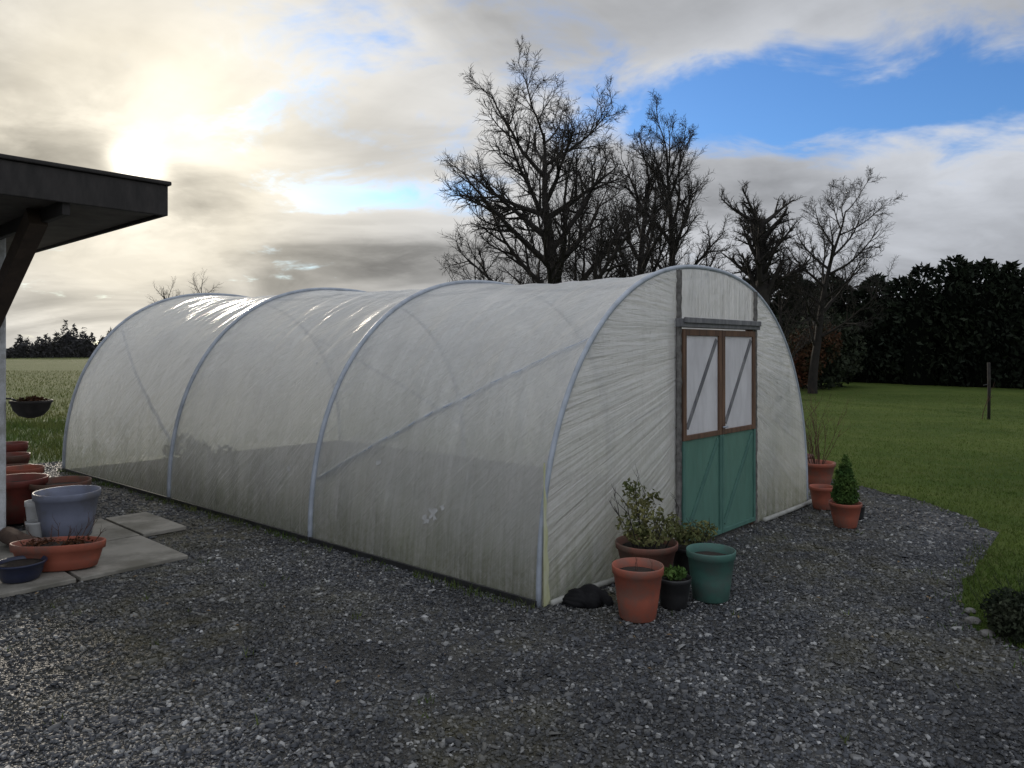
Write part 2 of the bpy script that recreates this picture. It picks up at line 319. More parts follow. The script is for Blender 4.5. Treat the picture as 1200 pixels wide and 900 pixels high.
A0=np.array([.18,4.92]); FD=np.array([.6775,.7355]); GD=np.array([-.7587,.6515]); WID=4.487; LEN=8.40
def W(a,b,z): p=A0+FD*a+GD*b; return (p[0],p[1],z)
tun_poly=[W(0,0,0)[:2],W(WID,0,0)[:2],W(WID,LEN,0)[:2],W(0,LEN,0)[:2]]
U=np.array([-.735,.678]); N=np.array([.66,.751])
def Q(o,u,n,z=0): p=np.array(o)+U*u+N*n; return (p[0],p[1],z)
slab0=(-2.60,6.03)
slab_ex=[Q(slab0,0,0)[:2],Q(slab0,1.9,0)[:2],Q(slab0,1.9,-2.5)[:2],Q(slab0,0,-2.5)[:2]]
def build_stones():
    xs=[];ys=[];ss=[]
    for (n,xr,yr,lo,hi) in ((220000,(-6,6),(2.2,6.6),.0028,.0102),(105000,(-9,6),(6.6,13),.005,.012),(8000,(-6,6),(2.2,8),.010,.018)):
        x=rng.uniform(*xr,n); y=rng.uniform(*yr,n)
        k=poly_in(x,y,gravel_poly)&(np.abs(x)<.95*y+1.2)
        for e in (lawn_poly,tun_poly,slab_ex): k&=~poly_in(x,y,e)
        den=.5+.5*np.sin(x*1.3+2*np.sin(y*.9))*np.sin(y*1.7+1.5*np.sin(x*1.1+1)); k&=rng.random(n)<(.35+.85*den)
        x=x[k];y=y[k]; xs.append(x);ys.append(y); r=rng.random(len(x))**1.7; ss.append(lo+(hi-lo)*r)
    x=np.concatenate(xs);y=np.concatenate(ys);s=np.concatenate(ss); n=len(x)
    base=np.array([[-1,-1,-1],[1,-1,-1],[1,1,-1],[-1,1,-1],[-1,-1,1],[1,-1,1],[1,1,1],[-1,1,1]],float)
    V=base[None]+rng.uniform(-.5,.5,(n,8,3)); V[:,4:,:2]*=.72
    sc=np.stack([s*rng.uniform(.8,1.7,n),s*rng.uniform(.5,1.1,n),s*rng.uniform(.25,.55,n)],1); V*=sc[:,None,:]
    ti=rng.normal(0,.32,n); c,q=np.cos(ti)[:,None],np.sin(ti)[:,None]
    yy=V[:,:,1]*c-V[:,:,2]*q; z2=V[:,:,1]*q+V[:,:,2]*c; V[:,:,1]=yy;V[:,:,2]=z2
    a=rng.uniform(0,6.283,n); c,q=np.cos(a)[:,None],np.sin(a)[:,None]
    xx=V[:,:,0]*c-V[:,:,1]*q; yy=V[:,:,0]*q+V[:,:,1]*c; V[:,:,0]=xx+x[:,None];V[:,:,1]=yy+y[:,None]; V[:,:,2]+=.006+(s*rng.uniform(.1,.7,n))[:,None]
    F=np.array([[4,5,6,7],[0,1,5,4],[1,2,6,5],[2,3,7,6],[3,0,4,7]])
    FF=(F[None]+np.arange(n)[:,None,None]*8).reshape(-1,4)
    mknp('gravel',V.reshape(-1,3),FF,M_stone)
build_stones()

def blades(name,x,y,h,wd,mat,z0=0.008,lean=.5):
    n=len(x); a=rng.uniform(0,6.283,n); h=h*rng.uniform(.5,1.2,n); wv=wd*rng.uniform(.6,1.3,n)
    le=rng.uniform(0,lean,n)*h; b=rng.uniform(0,6.283,n)
    V=np.zeros((n,3,3)); V[:,0]=np.stack([x-np.cos(a)*wv,y-np.sin(a)*wv,np.full(n,z0)],1)
    V[:,1]=np.stack([x+np.cos(a)*wv,y+np.sin(a)*wv,np.full(n,z0)],1)
    V[:,2]=np.stack([x+np.cos(b)*le,y+np.sin(b)*le,z0+h],1)
    return mknp(name,V.reshape(-1,3),np.arange(n*3).reshape(-1,3),mat)
n=160000; y=3.5+rng.random(n)**1.5*24; x=2.4+rng.random(n)*(.95*y-1.4); k=poly_in(x,y,lawn_poly)
blades('lawn_grass_blades',x[k],y[k],.035,.005,M_grass,lean=1.1)
n=22000; x=rng.uniform(-14,-3.5,n); y=rng.uniform(10.6,17,n); k=poly_in(x,y,verge_poly)
blades('verge_grass_blades',x[k],y[k],.16,.008,M_rough,lean=.8)
n=24000; y=16+rng.random(n)**1.6*40; x=-y*rng.uniform(.3,.8,n)
blades('field_stubble',x,y,.10,.012,leafmat('stubble',(.15,.155,.055),(.10,.125,.035),.4,.3,.2),z0=0,lean=.7)
xs=[];ys=[]
for _ in range(110):
    b=random.uniform(0,LEN); px,py,_z=W(-.06-abs(random.gauss(0,.03)),b,0); c=random.randint(4,16); xs+=list(rng.normal(px,.03,c)); ys+=list(rng.normal(py,.03,c))
for _ in range(300):
    px,py=random.uniform(-5,4),random.uniform(3.2,9)
    if poly_in(np.array([px]),np.array([py]),tun_poly)[0] or random.random()<.5: continue
    c=random.randint(2,6); xs+=list(rng.normal(px,.02,c)); ys+=list(rng.normal(py,.02,c))
for (px,py) in lawn_poly[:70]:
    c=random.randint(10,60); xs+=list(rng.normal(px,.08,c)); ys+=list(rng.normal(py,.08,c))
blades('gravel_weeds',np.array(xs),np.array(ys),.05,.004,M_rough,lean=1.)

# ------------------------------------------------------------------ polytunnel
PT=empty('polytunnel_greenhouse')
hoopT=[0,.305*LEN,.625*LEN,LEN]; hoopH=[2.39,2.41,2.47,2.55]; NE=2.3
def prof(th):
    c,s=math.cos(th),math.sin(th); e=2/NE
    return (.5-.5*math.copysign(abs(c)**e,c), max(s,0)**e)
raw=[prof(math.pi*i/2000) for i in range(2001)]; cum=[0]
for i in range(2000): cum.append(cum[-1]+math.hypot((raw[i+1][0]-raw[i][0])*WID,(raw[i+1][1]-raw[i][1])*2.45))
ARC=cum[-1]
def pl(f): 
    d=f*ARC; i=int(np.searchsorted(cum,d)); i=min(max(i,1),2000); k=(d-cum[i-1])/(cum[i]-cum[i-1]+1e-9)
    return (raw[i-1][0]+(raw[i][0]-raw[i-1][0])*k, raw[i-1][1]+(raw[i][1]-raw[i-1][1])*k)
def Hat(b): return float(np.interp(b,hoopT,hoopH))
def surf(f,b,off=0.,sag=True):
    a,hh=pl(f); H=Hat(b); fr=0; u_=0
    for t0,t1 in zip(hoopT,hoopT[1:]):
        if t0<=b<=t1: u_=(b-t0)/(t1-t0); fr=max(0.,math.sin(math.pi*u_))
    s=(fr**.7)*.075 if sag else 0
    top=max(0.,math.sin(math.pi*f)); wr=0
    if sag:
        wr=.012*math.sin(b*9+f*14)*math.sin(b*23-f*9)*fr*top+.006*math.sin(b*37+3*math.sin(f*20))*fr*top+.013*math.sin(b*11-f*34+2*math.sin(b*3.1))*fr*(1-top*.5)
        wr+=.013*math.sin(f*60+b*14+2*math.sin(f*9))*max(0,1-u_*2.6)*min(1,u_*16)*(.3+.7*top)+.013*math.sin(f*52-b*13+1)*max(0,1-(1-u_)*2.6)*min(1,(1-u_)*16)*(.3+.7*top)
        wr*=min(1,f*14)*min(1,(1-f)*14)
    r=-s*(.25+.75*top)*min(1,f*14)*min(1,(1-f)*14)+wr+off
    cx_,cz=(a-.5)*WID,hh*H; L=math.hypot(cx_,cz*.9+.2)
    return W(a*WID+cx_/L*r, b, cz+max(0,(cz*.9)/L)*r)
NB,NF=260,130
V=[];uv=[];F=[]
for i in range(NB+1):
    b=LEN*i/NB
    for j in range(NF+1):
        f=j/NF; V.append(surf(f,b)); uv.append((b,f*ARC))
for i in range(NB):
    for j in range(NF):
        q=i*(NF+1)+j; F.append((q,q+1,q+NF+2,q+NF+1))
def outward(V,F,ref_dir):
    a,b,c=[Vector(V[F[len(F)//4][k]]) for k in (0,1,2)]; n=(b-a).cross(c-a)
    return F if n.dot(Vector(ref_dir))>0 else [tuple(reversed(f)) for f in F]
qf=F[(NB//2)*NF+12]; a,b_,c=[Vector(V[qf[k]]) for k in (0,1,2)]
if (b_-a).cross(c-a).dot(Vector((-FD[0],-FD[1],.2)))<0: F=[tuple(reversed(f)) for f in F]
mk('film_cover',V,F,M_film,PT,True,uv)
for k,(b) in enumerate(hoopT):
    pts=[surf(j/60,b,.008,False) for j in range(61)]
    tube('hoop_%d'%k,pts,.023 if k else .020,M_galv,PT,10)
def brace(nm,b0,f0,b1,f1,r=.018,off=-.022,mat=None):
    tube(nm,[surf(f0+(f1-f0)*i/30,b0+(b1-b0)*i/30,off) for i in range(31)],r,mat or M_galv,PT,8)
brace('brace_front',hoopT[1]-.03,.075,.04,.26,off=-.018); brace('brace_front_far',hoopT[1],.925,.04,.74,off=-.06)
brace('brace_rear',hoopT[2]+.05,.075,LEN-.04,.28,off=-.06); brace('brace_rear_far',hoopT[2],.925,LEN-.04,.72,off=-.06)
tube('ridge_rail',[surf(.5,LEN*i/40,-.05) for i in range(41)],.016,M_galv,PT,8)
def patch(nm,b,f,r,seed):
    R=random.Random(seed); pts=[surf(f,b,.007)]; n=17
    for i in range(n):
        a=2*math.pi*i/n; q=r*R.uniform(.3,1.3); pts.append(surf(f+math.sin(a)*q/ARC,b+math.cos(a)*q,.007))
    mk(nm,pts,[(0,i+1,(i+1)%n+1) for i in range(n)],M_white,PT)
patch('tape_patch_a',1.05,.062,.06,1); patch('tape_patch_b',1.75,.105,.03,2); patch('tape_patch_c',3.0,.08,.035,3); patch('tape_patch_d',1.13,.054,.04,5); patch('tape_patch_e',3.1,.22,.018,6); patch('tape_patch_f',.96,.07,.03,8)
DL,DR=.392*WID,.697*WID
H0=hoopH[0]; FRONT=(-GD[0],-GD[1],0)
def arch_z(a):
    return min(raw,key=lambda q:abs(q[0]*WID-a))[1]*H0
def end_section(nm,side,seed,b0=-.010,amp=.020):
    R=random.Random(seed); fx=DL-.03 if side<0 else DR+.03
    zt=arch_z(fx); bp=[]; corner=0 if side<0 else WID
    for i in range(30): bp.append((fx+(corner-fx)*i/30,0.0))
    for i in range(1000):
        q=raw[i][0]*WID if side<0 else WID-raw[i][0]*WID
        zz=raw[i][1]*H0
        if (side<0 and q>=fx) or (side>0 and q<=fx): break
        if i%12==0: bp.append((q,zz))
    bp.append((fx,zt))
    L=[0]
    for p,q in zip(bp,bp[1:]): L.append(L[-1]+math.dist(p,q))
    nv,nw=420,26; V=[];uv=[];F=[]
    ph=[R.uniform(0,6.28) for _ in range(6)]
    for i in range(nv+1):
        v=i/nv; l=v*L[-1]; bx=float(np.interp(l,L,[p[0] for p in bp])); bz=float(np.interp(l,L,[p[1] for p in bp])); fz=zt*v**.85
        vv=v*L[-1]
        pl_=abs(math.sin(vv*5+ph[0]+1.5*math.sin(vv*2.3+ph[1])))**.8*.7+.38*(1-abs(math.sin(vv*13+ph[2]+3*math.sin(vv*3.1))))**2*(.4+.6*math.sin(vv*4.3+ph[4])**2)+.07*math.sin(vv*53+ph[3])
        for j in range(nw+1):
            wv=j/nw; env=(1-wv)**.9*min(1,wv*8)+.18*math.sin(math.pi*wv)
            V.append(W(fx+(bx-fx)*wv,b0-amp*pl_*env,fz+(bz-fz)*wv)); uv.append((wv*1.7,v*L[-1]*.45))
    for i in range(nv):
        for j in range(nw):
            q=i*(nw+1)+j; F.append((q,q+1,q+nw+2,q+nw+1))
    return mk(nm,V,outward(V,F,FRONT),M_film2,PT,True,uv)
end_section('end_film_left',-1,3); end_section('end_film_right',1,9,amp=.014)
DT=1.88; V=[];F=[];uv=[]
n1_,n2_=60,12
for i in range(n1_+1):
    a=DL-.03+(DR-DL+.06)*i/n1_; zt=arch_z(a)
    for j in range(n2_+1):
        z=DT+(zt-DT)*j/n2_; V.append(W(a,-.01-.004*math.sin(a*40+math.sin(a*11)*2)*math.sin(math.pi*j/n2_),z)); uv.append((z*.6,a*.5))
for i in range(n1_):
    for j in range(n2_): q=i*(n2_+1)+j; F.append((q,q+n2_+1,q+n2_+2,q+1))
mk('end_film_top',V,outward(V,F,FRONT),M_film2,PT,True,uv)
V=[W(WID/2,LEN,0)]+[ (lambda p: W(p[0]*WID,LEN-.01,p[1]*hoopH[3]))(pl(i/60)) for i in range(61)]
mk('rear_end_film',V,outward(V,[(0,i+1,i+2) for i in range(60)],(GD[0],GD[1],0)),M_film2,PT,False,[(v[0]*.2,v[2]) for v in V])
def tb(nm,a0,a1,b0,b1,z0,z1,mat,bev=.004):
    return box8(nm,[W(a0,b0,z0),W(a1,b0,z0),W(a1,b1,z0),W(a0,b1,z0),W(a0,b0,z1),W(a1,b0,z1),W(a1,b1,z1),W(a0,b1,z1)],mat,PT,bev)
def tbar(nm,a0,z0,a1,z1,wd,b0,b1,mat):
    dx,dz=a1-a0,z1-z0; L=math.hypot(dx,dz); nx,nz=-dz/L*wd/2,dx/L*wd/2
    pts=[(a0-nx,z0-nz),(a1-nx,z1-nz),(a1+nx,z1+nz),(a0+nx,z0+nz)]
    return box8(nm,[W(x,b0,z) for x,z in pts]+[W(x,b1,z) for x,z in pts],mat,PT,.002)
def crumple(nm,ac,z0,z1,wd,mat,seed):
    R=random.Random(seed); V=[];F=[];n=60
    for i in range(n+1):
        z=z0+(z1-z0)*i/n
        for j,(da,db) in enumerate([(-1,.0),(-.9,-.014),(-.2,-.024),(.3,-.016),(.9,-.020),(1,0)]):
            V.append(W(ac+da*wd/2+R.uniform(-.004,.004),-.02+db+R.uniform(-.004,.004),z+R.uniform(-.004,.004)))
    for i in range(n):
        for j in range(5): q=i*6+j; F.append((q,q+1,q+7,q+6))
    mk(nm,V,F,mat,PT,True)
M_cr=pmat('crumpled_film',(.19,.18,.17),(.06,.055,.05),20,.7,.4,.006,stretch=(1,1,1.2))
crumple('batten_left',DL-.030,.02,arch_z(DL-.035)-.01,.055,M_cr,1); crumple('batten_right',DR+.03,.02,arch_z(DR+.035)-.01,.04,M_cr,2)
tb('door_post_left',DL-.055,DL,-.01,.06,0,DT,M_wood); tb('door_post_right',DR,DR+.055,-.01,.06,0,DT,M_wood)
tb('lintel',DL-.06,DR+.06,-.065,.05,DT-.005,DT+.065,M_greywood); tb('lintel_film_roll',DL-.02,DR+.04,-.085,-.066,DT+.03,DT+.075,M_greywood)
MID=(DL+DR)/2; RZ=.93
M_dgreen=pmat('dark_green_bar',(.08,.18,.145),(.055,.135,.11),8)
for nm,a0,a1 in (('left',DL+.006,MID-.004),('right',MID+.004,DR-.006)):
    b0,b1=-.05,-.012; fw=.055; z0,z1=.05,DT-.02
    tb('door_%s_stile_a'%nm,a0,a0+fw,b0,b1,RZ,z1,M_wood); tb('door_%s_stile_b'%nm,a1-fw,a1,b0,b1,RZ,z1,M_wood)
    tb('door_%s_stile_c'%nm,a0,a0+fw*.6,b0,b1,z0,RZ-.001,M_dgreen); tb('door_%s_stile_d'%nm,a1-fw*.6,a1,b0,b1,z0,RZ-.001,M_dgreen)
    tb('door_%s_top_rail'%nm,a0+fw,a1-fw,b0,b1,z1-fw,z1,M_wood); tb('door_%s_mid_rail'%nm,a0+fw,a1-fw,b0,b1,RZ,RZ+fw*.8,M_wood)
    tb('door_%s_bottom_rail'%nm,a0+fw*.6,a1-fw*.6,b0,b1,z0,z0+fw*.7,M_dgreen)
    tb('door_%s_pane'%nm,a0+fw,a1-fw,-.034,-.028,RZ+fw*.8,z1-fw,M_pane,0)
    tb('door_%s_panel'%nm,a0+fw*.6,a1-fw*.6,-.034,-.028,z0+fw*.7,RZ-.001,M_green,0)
    tbar('door_%s_brace_upper'%nm,a0+fw+.02,RZ+.1,a1-fw-.03,z1-fw-.03,.04,-.044,-.0345,M_greywood)
    tbar('door_%s_brace_lower'%nm,a0+.05,z0+.08,a1-.06,RZ-.04,.045,-.046,-.0345,M_dgreen)
tube('door_latch',[W(MID-.03,-.075,1.0),W(MID+.05,-.075,1.0)],.008,M_galv,PT,8)
tb('base_rail_side',-.03,-.012,0,LEN,.0,.05,M_black)
M_pipe=pmat('pale_pipe',(.40,.40,.37),(.24,.24,.21),7,.6,.1)
tube('ground_pipe_right',[W(DR+.15,-.06,.03),W(WID-.4,-.07,.032),W(WID+.05,-.05,.03)],.022,M_pipe,PT)
tube('ground_pipe_left',[W(.05,-.06,.03),W(.5,-.07,.035),W(1.1,-.10,.03)],.020,M_pipe,PT)
M_algae=pmat('algae_film_edge',(.40,.41,.17),(.60,.60,.48),14,.6,.3,.004,stretch=(1,1,.3))
V=[];F=[]
for i in range(41):
    z=.0+.95*i/40; wv=.070*(1-.75*i/40)+.006*math.sin(i*.7)
    V+=[W(.0,-.034,z),W(wv,-.030,z)]
for i in range(40): F.append((2*i,2*i+1,2*i+3,2*i+2))
mk('algae_edge',V,F,M_algae,PT)
tb('interior_soil',.05,WID-.05,.05,LEN-.05,.006,.03,M_soil,0)
def leafcloud(name,cs,count,size,mat,parent=None,squash=1.,shell=.5):
    tot=sum(c[3]**2 for c in cs); out=[]
    for (cx_,cy_,cz_,r,*rest) in cs:
        n=int(count*r*r/tot); rz=rest[0] if rest else r*squash
        d=rng.normal(size=(n,3)); d/=np.linalg.norm(d,axis=1)[:,None]; q=(shell+(1-shell)*rng.random(n)**.6)[:,None]
        c=d*q*np.array([r,r,rz])+np.array([cx_,cy_,cz_]); s=size*rng.uniform(.5,1.3,n)[:,None]
        u=rng.normal(size=(n,3)); u/=np.linalg.norm(u,axis=1)[:,None]; v=np.cross(u,rng.normal(size=(n,3))); v/=np.linalg.norm(v,axis=1)[:,None]
        out.append(np.stack([c-u*s,c+v*s*.5,c+u*s,c-v*s*.5],1))
    V=np.concatenate(out).reshape(-1,3); V[:,2]=np.maximum(V[:,2],.01)
    return mknp(name,V,np.arange(len(V)).reshape(-1,4),mat,parent)
p1=W(WID-.5,.22,0); p2=W(WID-.45,1.2,0)
leafcloud('interior_plants',[(p1[0],p1[1],1.15,.16,.35),(p2[0],p2[1],.6,.25,.5)]+[(*W(.85+.25*math.sin(i),.8+i*.9,.25)[:2],.25,.25,.3) for i in range(8)],2600,.05,M_dkshrub,PT)

# ------------------------------------------------------------------ outbuilding
OB=empty('white_outbuilding'); RC=(-2.55,5.57)
def ob(nm,u0,u1,n0,n1,z0,z1,mat,bev=.006,parent=OB):
    return box8(nm,[Q(RC,u0,n0,z0),Q(RC,u0,n1,z0),Q(RC,u1,n1,z0),Q(RC,u1,n0,z0),Q(RC,u0,n0,z1),Q(RC,u0,n1,z1),Q(RC,u1,n1,z1),Q(RC,u1,n0,z1)],mat,parent,bev)
zs=2.70; WU=2.0; NW=-.55
M_soff=pmat('soffit_boards',(.12,.105,.09),(.06,.053,.045),5,.8,.3,.004)
ob('wall_front',WU,WU+.22,-6.2,NW,0,zs-.002,M_wall,.02)
ob('wall_side',WU+.221,6.0,NW-.22,NW,0,zs-.002,M_wall,.02)
ob('wall_back',6.001,6.2,-6.2,NW,0,zs-.002,M_wall,.02); ob('wall_end',WU+.221,6.0,-6.2,-5.98,0,zs-.002,M_wall,.02)
ob('roof_deck',.03,6.6,-6.6,-.03,zs+.002,zs+.14,M_soff); ob('roof_felt',-.02,6.65,-6.65,.02,zs+.205,zs+.235,M_darkwood,.008)
ob('roof_core',.031,6.59,-6.59,-.031,zs+.1405,zs+.2045,M_darkwood,0)
ob('fascia_front',0,.028,-6.62,0,zs-.02,zs+.203,M_darkwood); ob('fascia_side',.0285,6.62,-.028,0,zs-.02,zs+.203,M_darkwood)
for i in range(8):
    nn=-.65-i*.75; ob('rafter_%d'%i,.03,WU-.002,nn-.05,nn,zs-.10,zs-.001,M_darkwood)
def obbar(nm,ua,za,ub,zb,n0,n1,wd,mat):
    du,dz=ub-ua,zb-za; L=math.hypot(du,dz); a,b=-dz/L*wd/2,du/L*wd/2
    pts=[(ua-a,za-b),(ub-a,zb-b),(ub+a,zb+b),(ua+a,za+b)]
    box8(nm,[Q(RC,u,n0,z) for u,z in pts]+[Q(RC,u,n1,z) for u,z in pts],mat,OB,.004)
M_brk=pmat('bracket_wood',(.085,.06,.045),(.045,.032,.025),6,.8,.3,.004)
for i,nn in enumerate((-.72,-3.0,-5.4)):
    obbar('bracket_%d'%i,WU-.02,1.80,.5,zs-.06,nn-.06,nn+.06,.14,M_brk)
ob('door',WU-.03,WU-.002,-3.2,-2.3,.02,2.05,M_greywood); ob('door_frame',WU-.02,WU-.0025,-3.28,-2.22,.01,2.13,M_white)
ob('window_frame',WU-.03,WU-.002,-5.2,-4.0,.95,1.95,M_white)
ob('window_glass',WU-.036,WU-.031,-5.12,-4.08,1.03,1.87,pmat('window_glass',(.02,.025,.03),(.03,.035,.04),3,.08,0))
def lathe(nm,cx_,cy_,prof_,mat,parent,k=36,wob=.0,sx_=1,sy_=1,rot=0):
    V=[];F=[]
    for (r,z) in prof_:
        for j in range(k):
            a=2*math.pi*j/k; rr=r*(1+wob*math.sin(3*a+z*9)); x_,y_=rr*math.cos(a)*sx_,rr*math.sin(a)*sy_
            V.append((cx_+x_*math.cos(rot)-y_*math.sin(rot),cy_+x_*math.sin(rot)+y_*math.cos(rot),z))
    for i in range(len(prof_)-1):
        for j in range(k): F.append((i*k+j,i*k+(j+1)%k,(i+1)*k+(j+1)%k,(i+1)*k+j))
    F.append(tuple(range(k))[::-1]); F.append(tuple(range((len(prof_)-1)*k,len(prof_)*k)))
    o=mk(nm,V,F,mat,parent); o.data.polygons.foreach_set('use_smooth',[len(p.vertices)==4 for p in o.data.polygons]); return o
HP=empty('hanging_planter'); hc=Q(RC,WU-.10,NW+.16,0)
lathe('bowl',hc[0],hc[1],[(.03,1.09),(.09,1.11),(.135,1.16),(.155,1.22),(.165,1.225),(.165,1.245),(.15,1.245),(.145,1.22)],M_darkwood,HP)
leafcloud('dry_moss',[(hc[0],hc[1],1.245,.12,.03)],260,.02,M_redshrub,HP)
tube('bracket',[Q(RC,WU+.02,NW,1.262),Q(RC,WU-.03,NW+.03,1.262),Q(RC,WU-.08,NW+.05,1.245)],.008,M_black,HP)

PV=empty('paving_slabs')
for i in range(3):
    for j in range(2):
        u0=j*.97; n1=-i*.82
        P_=[Q(slab0,u0,n1-.79),Q(slab0,u0,n1),Q(slab0,u0+.95,n1),Q(slab0,u0+.95,n1-.79)]
        tz=random.uniform(-.004,.006)
        box8('slab_%d_%d'%(i,j),[(p[0],p[1],.006) for p in P_]+[(p[0],p[1],.042+tz) for p in P_],M_slab,PV,.006)
P_=[Q(slab0,.97,.03),Q(slab0,.97,.42),Q(slab0,1.9,.42),Q(slab0,1.9,.03)]
box8('slab_end',[(p[0],p[1],.006) for p in P_]+[(p[0],p[1],.040) for p in P_],M_slab,PV,.006)

# ------------------------------------------------------------------ pots
def pot(name,x,y,rt,rb,h,mat,z0=.006,soil=True,sx_=1,sy_=1,rot=0,rim=.16):
    e=empty(name); t_=max(.006,rt*.05)
    rr=lambda k: rb+(rt*.93-rb)*k
    pr=[(rb*.9,z0),(rb,z0+.01),(rr(.5),z0+h*.5*(1-rim)),(rr(1),z0+h*(1-rim)),(rt*.985,z0+h*(1-rim)+.004),(rt,z0+h-.008),(rt-.003,z0+h),(rt-t_,z0+h-.002),(rt-t_*1.6,z0+h*(1-rim)),(rr(.8)-t_,z0+h*.72)]
    lathe('pot_body',x,y,pr,mat,e,40,.004,sx_,sy_,rot)
    if soil: lathe('soil',x,y,[(rt*.80,z0+h*.80),(rt*.84,z0+h*.84),(rt*.5,z0+h*.87),(.01,z0+h*.875)],M_soil,e,24,.03,sx_,sy_,rot)
    return e
def twigs(name,x,y,z,n,hh,spread,r,mat,parent,seed=0,sub=3):
    R=random.Random(seed); AV=[];AF=[]
    def add(p,d,L,r0,lv):
        pts=[p];dd=d
        for i in range(5):
            dd=(dd+Vector((R.uniform(-.18,.18),R.uniform(-.18,.18),R.uniform(-.05,.12)))).normalized(); pts.append(pts[-1]+dd*L/5)
        V,F=tube_arr(pts,[r0*(1-.7*i/5) for i in range(6)],4); o=len(AV); AV.extend(V); AF.extend([tuple(a+o for a in f) for f in F])
        if lv>0:
            for _ in range(sub):
                q=pts[R.randint(2,5)]; add(q,(dd+Vector((R.uniform(-.8,.8),R.uniform(-.8,.8),R.uniform(-.1,.5)))).normalized(),L*R.uniform(.3,.55),r0*.5,lv-1)
    for _ in range(n):
        a=R.uniform(0,6.28); s=R.uniform(0,spread)
        add(Vector((x+math.cos(a)*s*.2,y+math.sin(a)*s*.2,z)),Vector((math.cos(a)*s,math.sin(a)*s,1)).normalized(),hh*R.uniform(.6,1.1),r,2)
    return mk(name,AV,AF,mat,parent)
e=pot('terracotta_plant_pot',.79,4.72,.163,.115,.335,M_terra); twigs('dead_stems',.79,4.72,.27,3,.14,.6,.003,M_twig,e,4,1)
e=pot('potted_shrub',.97,5.42,.225,.15,.30,M_terra2); twigs('stems',.97,5.42,.25,10,.36,.7,.006,M_bark,e,5)
leafcloud('foliage',[(.90,5.42,.60,.12),(.99,5.46,.48,.13),(1.12,5.40,.43,.10),(.85,5.36,.44,.11),(.97,5.38,.36,.17,.07),(.85,5.40,.70,.06),(1.04,5.45,.63,.05)],1200,.020,M_shrub,e,shell=.15)
e=pot('trailing_shrub_pot',1.33,5.62,.15,.11,.22,M_black); leafcloud('foliage',[(1.30,5.60,.30,.14,.07),(1.42,5.62,.33,.12,.08),(1.22,5.55,.35,.10,.08)],900,.018,M_shrub,e,shell=.2); twigs('stems',1.33,5.6,.2,8,.2,1.2,.004,M_bark,e,6)
e=pot('black_plant_pot',1.06,4.92,.115,.085,.20,M_black); leafcloud('foliage',[(1.06,4.92,.23,.09,.035)],260,.02,M_conif,e,shell=.2)
pot('teal_plant_pot',1.345,5.08,.165,.12,.335,M_teal)
e=empty('black_bag')
bm=bmesh.new(); bmesh.ops.create_icosphere(bm,subdivisions=5,radius=1)
for v in bm.verts:
    c=v.co.copy(); q=1+.10*math.sin(c.x*4+c.y*5)+.07*math.sin(c.y*9+c.x*6)+.05*abs(math.sin(c.x*13+c.z*7+c.y*9)); v.co=Vector((c.x*.15*q+.50,c.y*.10*q+4.97,max(.0,c.z*.075*q+.035+.014*math.sin(c.x*8+c.y*3))))
me=bpy.data.meshes.new('bag'); bm.to_mesh(me); bm.free(); me.materials.append(M_bag); me.polygons.foreach_set('use_smooth',[True]*len(me.polygons)); link(bpy.data.objects.new('bag',me),e)
e=pot('potted_conifer',3.16,7.12,.148,.10,.235,M_terra)
leafcloud('foliage',[(3.16,7.12,.30,.125,.09),(3.16,7.12,.40,.12,.1),(3.15,7.12,.50,.085,.09),(3.16,7.12,.58,.055,.08),(3.165,7.12,.65,.03,.05)],5200,.016,M_conif,e,shell=.1)
pot('terracotta_plant_pot',3.27,7.92,.13,.09,.24,M_terra)
pot('black_plant_pot',3.42,7.45,.08,.06,.14,M_black)
e=pot('potted_bare_shrub',3.72,9.15,.21,.14,.31,M_terra); twigs('stems',3.72,9.15,.27,18,.62,.45,.005,M_twig,e,11)
e=pot('terracotta_plant_pot',3.78,9.85,.17,.12,.30,M_maroon)
e=pot('potted_bare_shrub',3.55,9.75,.17,.12,.26,M_terra2); twigs('stems',3.55,9.75,.24,12,.6,.4,.005,M_twig,e,12)
LS=empty('low_dark_shrub'); leafcloud('foliage',[(2.93,4.36,.10,.15,.13),(3.10,4.40,.11,.17,.16),(3.02,4.52,.12,.17,.13),(3.28,4.42,.1,.18,.15)],6500,.018,M_dkshrub,LS,shell=.2)
leafcloud('inner',[(2.95,4.36,.06,.10,.1),(3.10,4.40,.06,.13,.1),(3.28,4.42,.06,.12,.1)],1400,.04,M_dkshrub,LS,shell=0)
twigs('sprigs',3.08,4.42,.08,40,.24,1.3,.003,M_dkshrub,LS,8,2)
SR=empty('edging_stones')
for i,(px,py,r) in enumerate(((2.84,4.62,.045),(2.93,4.80,.035),(2.80,4.42,.04))):
    bm=bmesh.new(); bmesh.ops.create_icosphere(bm,subdivisions=2,radius=1); R=random.Random(i)
    for v in bm.verts: v.co=Vector((px+v.co.x*r*R.uniform(.9,1.2),py+v.co.y*r*R.uniform(.8,1.1),max(0.,v.co.z*r*.6+.02)))
    me=bpy.data.meshes.new('stone'); bm.to_mesh(me); bm.free(); me.materials.append(M_cr); link(bpy.data.objects.new('stone_%d'%i,me),SR)
